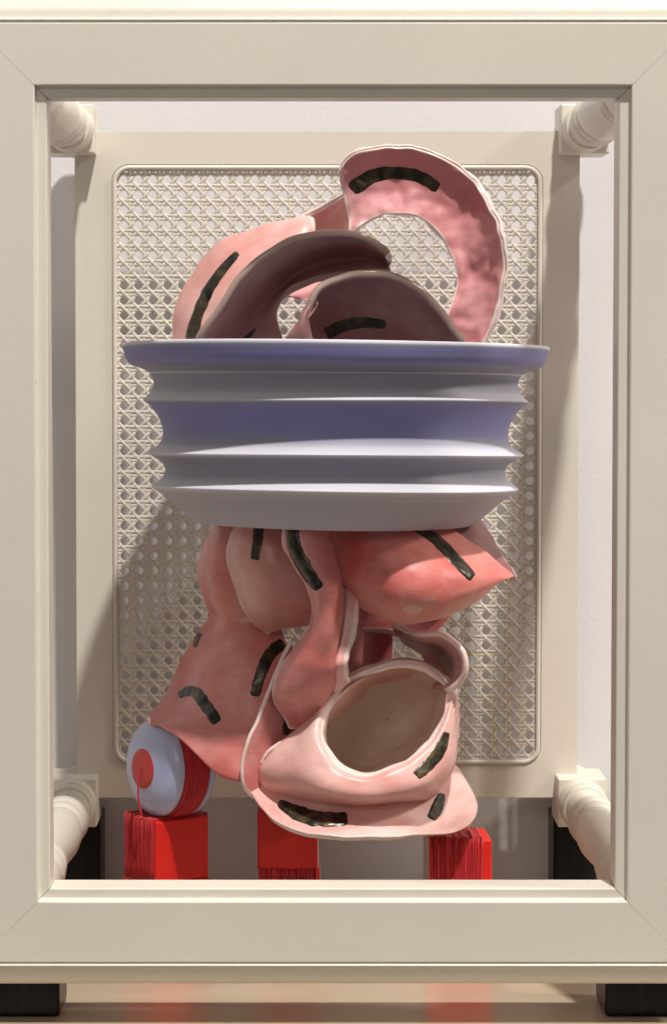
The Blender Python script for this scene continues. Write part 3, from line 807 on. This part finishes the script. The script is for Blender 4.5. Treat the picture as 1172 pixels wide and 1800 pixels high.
shell('fold', 'hanging_fold', [
 [(413, 916, 1.80), (430, 916, 1.778), (460, 916, 1.765), (515, 916, 1.765)],
 [(399, 957, 1.802), (420, 957, 1.774), (458, 957, 1.757), (520, 957, 1.757)],
 [(402, 1003, 1.802), (425, 1003, 1.772), (465, 1003, 1.752), (538, 1008, 1.752)],
 [(418, 1052, 1.803), (440, 1050, 1.776), (480, 1050, 1.756), (556, 1050, 1.752)],
 [(440, 1094, 1.806), (458, 1088, 1.784), (495, 1082, 1.768), (556, 1080, 1.760)],
 [(470, 1120, 1.81), (482, 1113, 1.80), (510, 1106, 1.788), (550, 1102, 1.775)]], mat_pink('dusky_glaze', (0.66, 0.38, 0.34), (0.58, 0.27, 0.24), (0.48, 0.15, 0.13), RIMC), lo, nu=44, nv=50, free='LB', blush=.03, rimw=.003)
shell('ribbon', 'ribbon', [
 [(493, 917, 1.735), (512, 917, 1.722), (545, 917, 1.722), (580, 917, 1.74)],
 [(496, 960, 1.733), (515, 962, 1.718), (548, 963, 1.718), (588, 965, 1.738)],
 [(519, 1004, 1.732), (536, 1003, 1.716), (565, 1003, 1.716), (598, 1010, 1.735)],
 [(539, 1034, 1.732), (553, 1034, 1.716), (578, 1036, 1.716), (602, 1047, 1.732)],
 [(547, 1070, 1.734), (560, 1072, 1.718), (582, 1076, 1.716), (604, 1084, 1.731)],
 [(535, 1111, 1.742), (550, 1113, 1.724), (574, 1116, 1.718), (598, 1122, 1.730)],
 [(510, 1146, 1.752), (530, 1150, 1.732), (560, 1154, 1.722), (592, 1152, 1.728)],
 [(492, 1170, 1.758), (515, 1178, 1.738), (550, 1182, 1.726), (590, 1178, 1.728)],
 [(478, 1208, 1.764), (503, 1214, 1.746), (540, 1214, 1.736), (590, 1200, 1.738)],
 [(481, 1238, 1.768), (504, 1242, 1.756), (534, 1241, 1.748), (577, 1230, 1.748)],
 [(498, 1262, 1.772), (515, 1264, 1.766), (533, 1264, 1.760), (556, 1258, 1.758)],
 [(508, 1282, 1.774), (516, 1283, 1.772), (525, 1283, 1.770), (536, 1280, 1.768)]], PINK, lo, nu=40, nv=80, free='LB', blush=.02, rimw=.003)
shell('lip', 'lip_column', [
 [(594, 1030, 1.755), (610, 1032, 1.752), (634, 1040, 1.752)],
 [(594, 1062, 1.748), (610, 1064, 1.742), (629, 1067, 1.744)],
 [(590, 1092, 1.745), (606, 1094, 1.738), (626, 1095, 1.740)],
 [(586, 1116, 1.744), (602, 1118, 1.736), (622, 1118, 1.738)],
 [(578, 1144, 1.742), (595, 1146, 1.733), (613, 1145, 1.735)],
 [(572, 1166, 1.74), (590, 1170, 1.730), (609, 1165, 1.732)],
 [(570, 1190, 1.748), (590, 1194, 1.739), (611, 1187, 1.740)],
 [(575, 1220, 1.752), (595, 1215, 1.745), (618, 1200, 1.746)]], PALE, lo, nu=24, nv=50, free='R', rimw=.003)
shell('belly', 'belly', [
 [(562, 916, 1.775), (600, 917, 1.755), (650, 917, 1.745), (715, 917, 1.745), (780, 917, 1.765)],
 [(577, 965, 1.768), (615, 962, 1.742), (670, 958, 1.726), (755, 953, 1.732), (833, 953, 1.765)],
 [(592, 1010, 1.760), (628, 1008, 1.730), (690, 1003, 1.712), (790, 992, 1.722), (880, 988, 1.762)],
 [(606, 1040, 1.762), (640, 1044, 1.730), (705, 1044, 1.708), (800, 1030, 1.718), (907, 1011, 1.757)],
 [(632, 1068, 1.768), (658, 1072, 1.738), (712, 1076, 1.718), (792, 1064, 1.722), (872, 1031, 1.750)],
 [(668, 1088, 1.788), (690, 1093, 1.762), (722, 1096, 1.748), (770, 1088, 1.748), (842, 1055, 1.762)],
 [(672, 1082, 1.81), (692, 1086, 1.80), (722, 1088, 1.795), (768, 1080, 1.795), (832, 1050, 1.80)]], CORAL, lo, nu=64, nv=56, free='R', blush_fn=lambda a, b: 0.24 - 0.62 * max(0, a - .34) - .10 * b, lump=.0022, rimw=.0014)
shell('belly_back', 'belly_underlap', [
 [(765, 912, 1.785), (805, 912, 1.815), (846, 912, 1.84)],
 [(820, 950, 1.785), (842, 944, 1.805), (864, 942, 1.828)],
 [(866, 986, 1.775), (876, 984, 1.790), (887, 982, 1.800)],
 [(903, 1012, 1.764), (906, 1012, 1.767), (910, 1011, 1.770)]], MAUVE, lo, nu=24, nv=30, free='R', blush=.25, thick=.004)
# dark inside between belly and vessel
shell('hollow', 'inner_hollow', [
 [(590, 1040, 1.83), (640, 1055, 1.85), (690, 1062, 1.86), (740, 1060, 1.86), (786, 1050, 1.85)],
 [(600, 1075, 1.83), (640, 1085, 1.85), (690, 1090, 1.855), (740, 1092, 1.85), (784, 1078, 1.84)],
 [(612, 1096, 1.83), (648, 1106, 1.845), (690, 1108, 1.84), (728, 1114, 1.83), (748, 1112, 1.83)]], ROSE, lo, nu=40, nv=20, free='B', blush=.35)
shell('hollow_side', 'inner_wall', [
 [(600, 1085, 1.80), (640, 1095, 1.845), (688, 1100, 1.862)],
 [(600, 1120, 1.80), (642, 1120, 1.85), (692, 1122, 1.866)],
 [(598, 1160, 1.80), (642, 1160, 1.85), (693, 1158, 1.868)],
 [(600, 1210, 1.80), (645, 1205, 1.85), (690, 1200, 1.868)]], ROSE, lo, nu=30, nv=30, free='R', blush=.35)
shell('ear', 'curled_ear', [
 [(780, 1212, 1.768), (799, 1199, 1.760), (811, 1180, 1.752), (810, 1155, 1.750), (797, 1133, 1.752), (772, 1119, 1.760), (742, 1119, 1.772), (712, 1113, 1.790), (684, 1100, 1.81)],
 [(774, 1206, 1.785), (790, 1192, 1.78), (800, 1175, 1.776), (799, 1156, 1.775), (788, 1140, 1.776), (768, 1130, 1.78), (742, 1128, 1.79), (714, 1120, 1.80), (690, 1110, 1.815)],
 [(762, 1204, 1.83), (772, 1194, 1.84), (776, 1180, 1.845), (774, 1164, 1.845), (766, 1152, 1.845), (754, 1144, 1.84), (738, 1138, 1.835), (718, 1130, 1.83), (698, 1120, 1.83)],
 [(740, 1200, 1.86), (745, 1192, 1.868), (746, 1182, 1.87), (744, 1170, 1.872), (741, 1160, 1.87), (737, 1152, 1.868), (728, 1146, 1.86), (715, 1138, 1.85), (703, 1128, 1.845)]], mat_pink('ear_glaze', (0.66, 0.40, 0.38), (0.58, 0.30, 0.28), (0.42, 0.16, 0.15), RIMC), lo, nu=64, nv=26, free='T', thick=.005, rimw=.003)
# groove between body and vessel
shell('groove', 'groove_wall', [
 [(513, 1128, 1.784), (522, 1150, 1.80), (545, 1170, 1.81)],
 [(488, 1180, 1.774), (508, 1195, 1.793), (545, 1215, 1.805)],
 [(466, 1238, 1.764), (495, 1240, 1.783), (545, 1255, 1.80)],
 [(450, 1275, 1.760), (482, 1280, 1.776), (535, 1285, 1.795)],
 [(436, 1305, 1.758), (466, 1312, 1.770), (520, 1312, 1.79)],
 [(425, 1350, 1.759), (450, 1350, 1.766), (500, 1345, 1.785)],
 [(428, 1380, 1.760), (448, 1384, 1.766), (490, 1382, 1.785)],
 [(450, 1402, 1.764), (465, 1402, 1.772), (500, 1400, 1.785)]], PINK, lo, nu=30, nv=52, free='L', rimw=.0012, blush=.02, thick=.0035)
VS = 0.022
# vessel
mouth = [(567, 1290, 1.722), (573, 1257, 1.730), (592, 1224, 1.738), (619, 1197, 1.746), (656, 1178, 1.752), (700, 1167, 1.757), (740, 1171, 1.758), (772, 1188, 1.757), (789, 1210, 1.752), (785, 1240, 1.745), (773, 1270, 1.737), (752, 1303, 1.727), (718, 1332, 1.717), (680, 1350, 1.711), (640, 1361, 1.708), (600, 1349, 1.710), (578, 1323, 1.715)]
m1 = [(552, 1296, 1.716), (560, 1254, 1.727), (584, 1217, 1.737), (613, 1190, 1.744), (654, 1172, 1.753), (700, 1161, 1.760), (743, 1166, 1.762), (776, 1183, 1.760), (795, 1207, 1.752), (793, 1243, 1.741), (783, 1277, 1.731), (763, 1313, 1.720), (726, 1345, 1.709), (684, 1364, 1.702), (638, 1375, 1.700), (590, 1362, 1.702), (565, 1332, 1.708)]
m2 = [(512, 1325, 1.722), (533, 1282, 1.732), (565, 1240, 1.742), (604, 1200, 1.750), (652, 1168, 1.765), (700, 1158, 1.775), (744, 1163, 1.778), (779, 1181, 1.776), (800, 1207, 1.766), (803, 1248, 1.755), (800, 1292, 1.742), (788, 1338, 1.728), (748, 1382, 1.710), (690, 1400, 1.702), (630, 1405, 1.700), (560, 1390, 1.704), (516, 1358, 1.713)]
m3 = [(458, 1352, 1.742), (484, 1313, 1.746), (540, 1272, 1.756), (598, 1214, 1.77), (652, 1178, 1.80), (700, 1170, 1.815), (740, 1175, 1.818), (772, 1192, 1.815), (795, 1214, 1.80), (804, 1252, 1.79), (805, 1300, 1.778), (797, 1352, 1.762), (763, 1398, 1.748), (695, 1412, 1.736), (630, 1418, 1.732), (544, 1410, 1.735), (470, 1388, 1.745)]
m4 = [(470, 1360, 1.79), (505, 1322, 1.80), (558, 1280, 1.81), (608, 1235, 1.83), (655, 1205, 1.86), (700, 1200, 1.87), (735, 1205, 1.87), (762, 1220, 1.865), (780, 1240, 1.855), (785, 1270, 1.845), (785, 1310, 1.835), (775, 1355, 1.82), (745, 1400, 1.80), (690, 1412, 1.79), (630, 1418, 1.785), (550, 1408, 1.785), (480, 1390, 1.788)]
mouth, m1, m2, m3, m4 = [[(u, v, Y + VS) for u, v, Y in q_] for q_ in (mouth, m1, m2, m3, m4)]
shell('vessel', 'vessel', [mouth, m1, m2, m3, m4], PALE, lo, nu=110, nv=44, closed=True, free='T', rimw=.0040, lump=.0018, blush=-.02, blush_fn=lambda a, b: -.10 * (1 if b < .2 else 0))
def inset(ring, cx, cy, k, Y, jit=0): return [(cx + (u - cx) * k, cy + (v - cy) * k, Y) for u, v, _ in ring]
cxm, cym = 680, 1264
i0 = [(cxm + (u - cxm) * .985, cym + (v - cym) * .985, Y + .003) for u, v, Y in mouth]
i1 = [(cxm + (u - cxm) * .995, cym + (v - cym) * .995, Y + .030) for u, v, Y in mouth]
i2 = [(cxm + (u - cxm) * .93, cym + (v - cym) * .93, 1.825) for u, v, Y in mouth]
i3 = [(cxm + (u - cxm) * .72, cym + (v - cym) * .72, 1.855) for u, v, Y in mouth]
i4 = [(cxm + (u - cxm) * .40, cym + (v - cym) * .40, 1.868) for u, v, Y in mouth]
i5 = [(cxm + (u - cxm) * .002, cym + (v - cym) * .002, 1.870) for u, v, Y in mouth]
shell('inside', 'vessel_inside', [i0, i1, i2, i3, i4, i5], TAUPE, lo, nu=90, nv=44, closed=True, free='', lump=.0045, fine=.0006, thick=.004)
# spreading base rim
shell('flange', 'base_rim', [
 [(440, 1345, 1.785), (482, 1378, 1.772), (548, 1398, 1.760), (630, 1405, 1.756), (700, 1398, 1.764), (760, 1385, 1.790), (792, 1360, 1.815), (788, 1335, 1.835)],
 [(430, 1362, 1.776), (472, 1402, 1.762), (548, 1424, 1.750), (632, 1428, 1.746), (704, 1422, 1.753), (776, 1406, 1.786), (814, 1376, 1.815), (804, 1346, 1.842)],
 [(428, 1374, 1.772), (474, 1424, 1.750), (550, 1448, 1.736), (636, 1450, 1.734), (715, 1448, 1.743), (796, 1437, 1.786), (830, 1402, 1.818), (813, 1360, 1.848)],
 [(432, 1382, 1.771), (480, 1440, 1.743), (550, 1467, 1.727), (640, 1471, 1.725), (722, 1467, 1.737), (808, 1462, 1.791), (839, 1422, 1.822), (817, 1368, 1.852)]], PALE, lo, nu=80, nv=30, free='B', blush=-.06, lump=.0016, rimw=.0014, thick=.0052)
# rests for the bowl
stripe('belly', [(728, 922), (765, 948), (800, 983), (832, 1018)], [24, 24, 24, 20])
stripe('ribbon', [(512, 923), (518, 962), (538, 1003), (563, 1036)], [28, 30, 30, 22])
stripe('fold', [(456, 920), (452, 955), (447, 985)], [24, 22, 19])
stripe('body', [(312, 1223), (340, 1215), (362, 1240), (384, 1272)], [12, 24, 26, 22])
stripe('body', [(500, 1128), (475, 1150), (458, 1185), (447, 1226)], [26, 26, 24, 20])
stripe('body', [(352, 1112), (346, 1124), (342, 1138)], [10, 11, 8])
stripe('vessel', [(786, 1285), (772, 1318), (752, 1345), (730, 1365)], [14, 28, 26, 22])
stripe('vessel', [(492, 1408), (525, 1420), (565, 1431), (612, 1430)], [12, 34, 30, 24], .003, rag=1.4) if False else stripe('flange', [(488, 1410), (525, 1430), (565, 1440), (612, 1439)], [14, 30, 30, 26], .0012, rag=1.6)
stripe('flange', [(776, 1395), (768, 1420), (757, 1440)], [14, 24, 18], .0012)
stripe('groove', [(508, 1262), (503, 1278), (500, 1292)], [12, 16, 12], .001)
stripe('belly', [(706, 1072), (725, 1072), (744, 1071)], [5, 20, 25, 20, 5], .0004, mat_flat('milky_glaze', (0.66, 0.33, 0.28), .3), 'glaze_drip')

for k_, e_, r_, a_, b_ in (('vessel', 'T', .0026, 0, 1), ('ear', 'T', .0021, 0, .95), ('lip', 'R', .0019, .1, .95), ('ribbon', 'L', .0016, .02, .97), ('fold', 'L', .0013, .02, .98),
                           ('handle', 'L', .0019, 0, 1), ('handle', 'T', .0011, 0, .9), ('lobe', 'R', .0019, 0, .9), ('link', 'T', .0014, 0, 1)):
    bead(k_, e_, r_, a_, b_)
v_, f_ = tube([Vector(p_) for p_ in catmull([tuple(P(*q_)) for q_ in ((613, 1203, 1.768), (588, 1231, 1.768), (560, 1258, 1.768), (517, 1290, 1.766), (474, 1319, 1.763), (459, 1342, 1.764))], 50)],
              [.0022 * (1 - .45 * k / 49) * (1 + .2 * noise.noise(Vector((k * .3, 0, 0)))) for k in range(50)], 10)
obj('rim_bead', v_, f_, RIMGLAZE, SHELLS['vessel'])
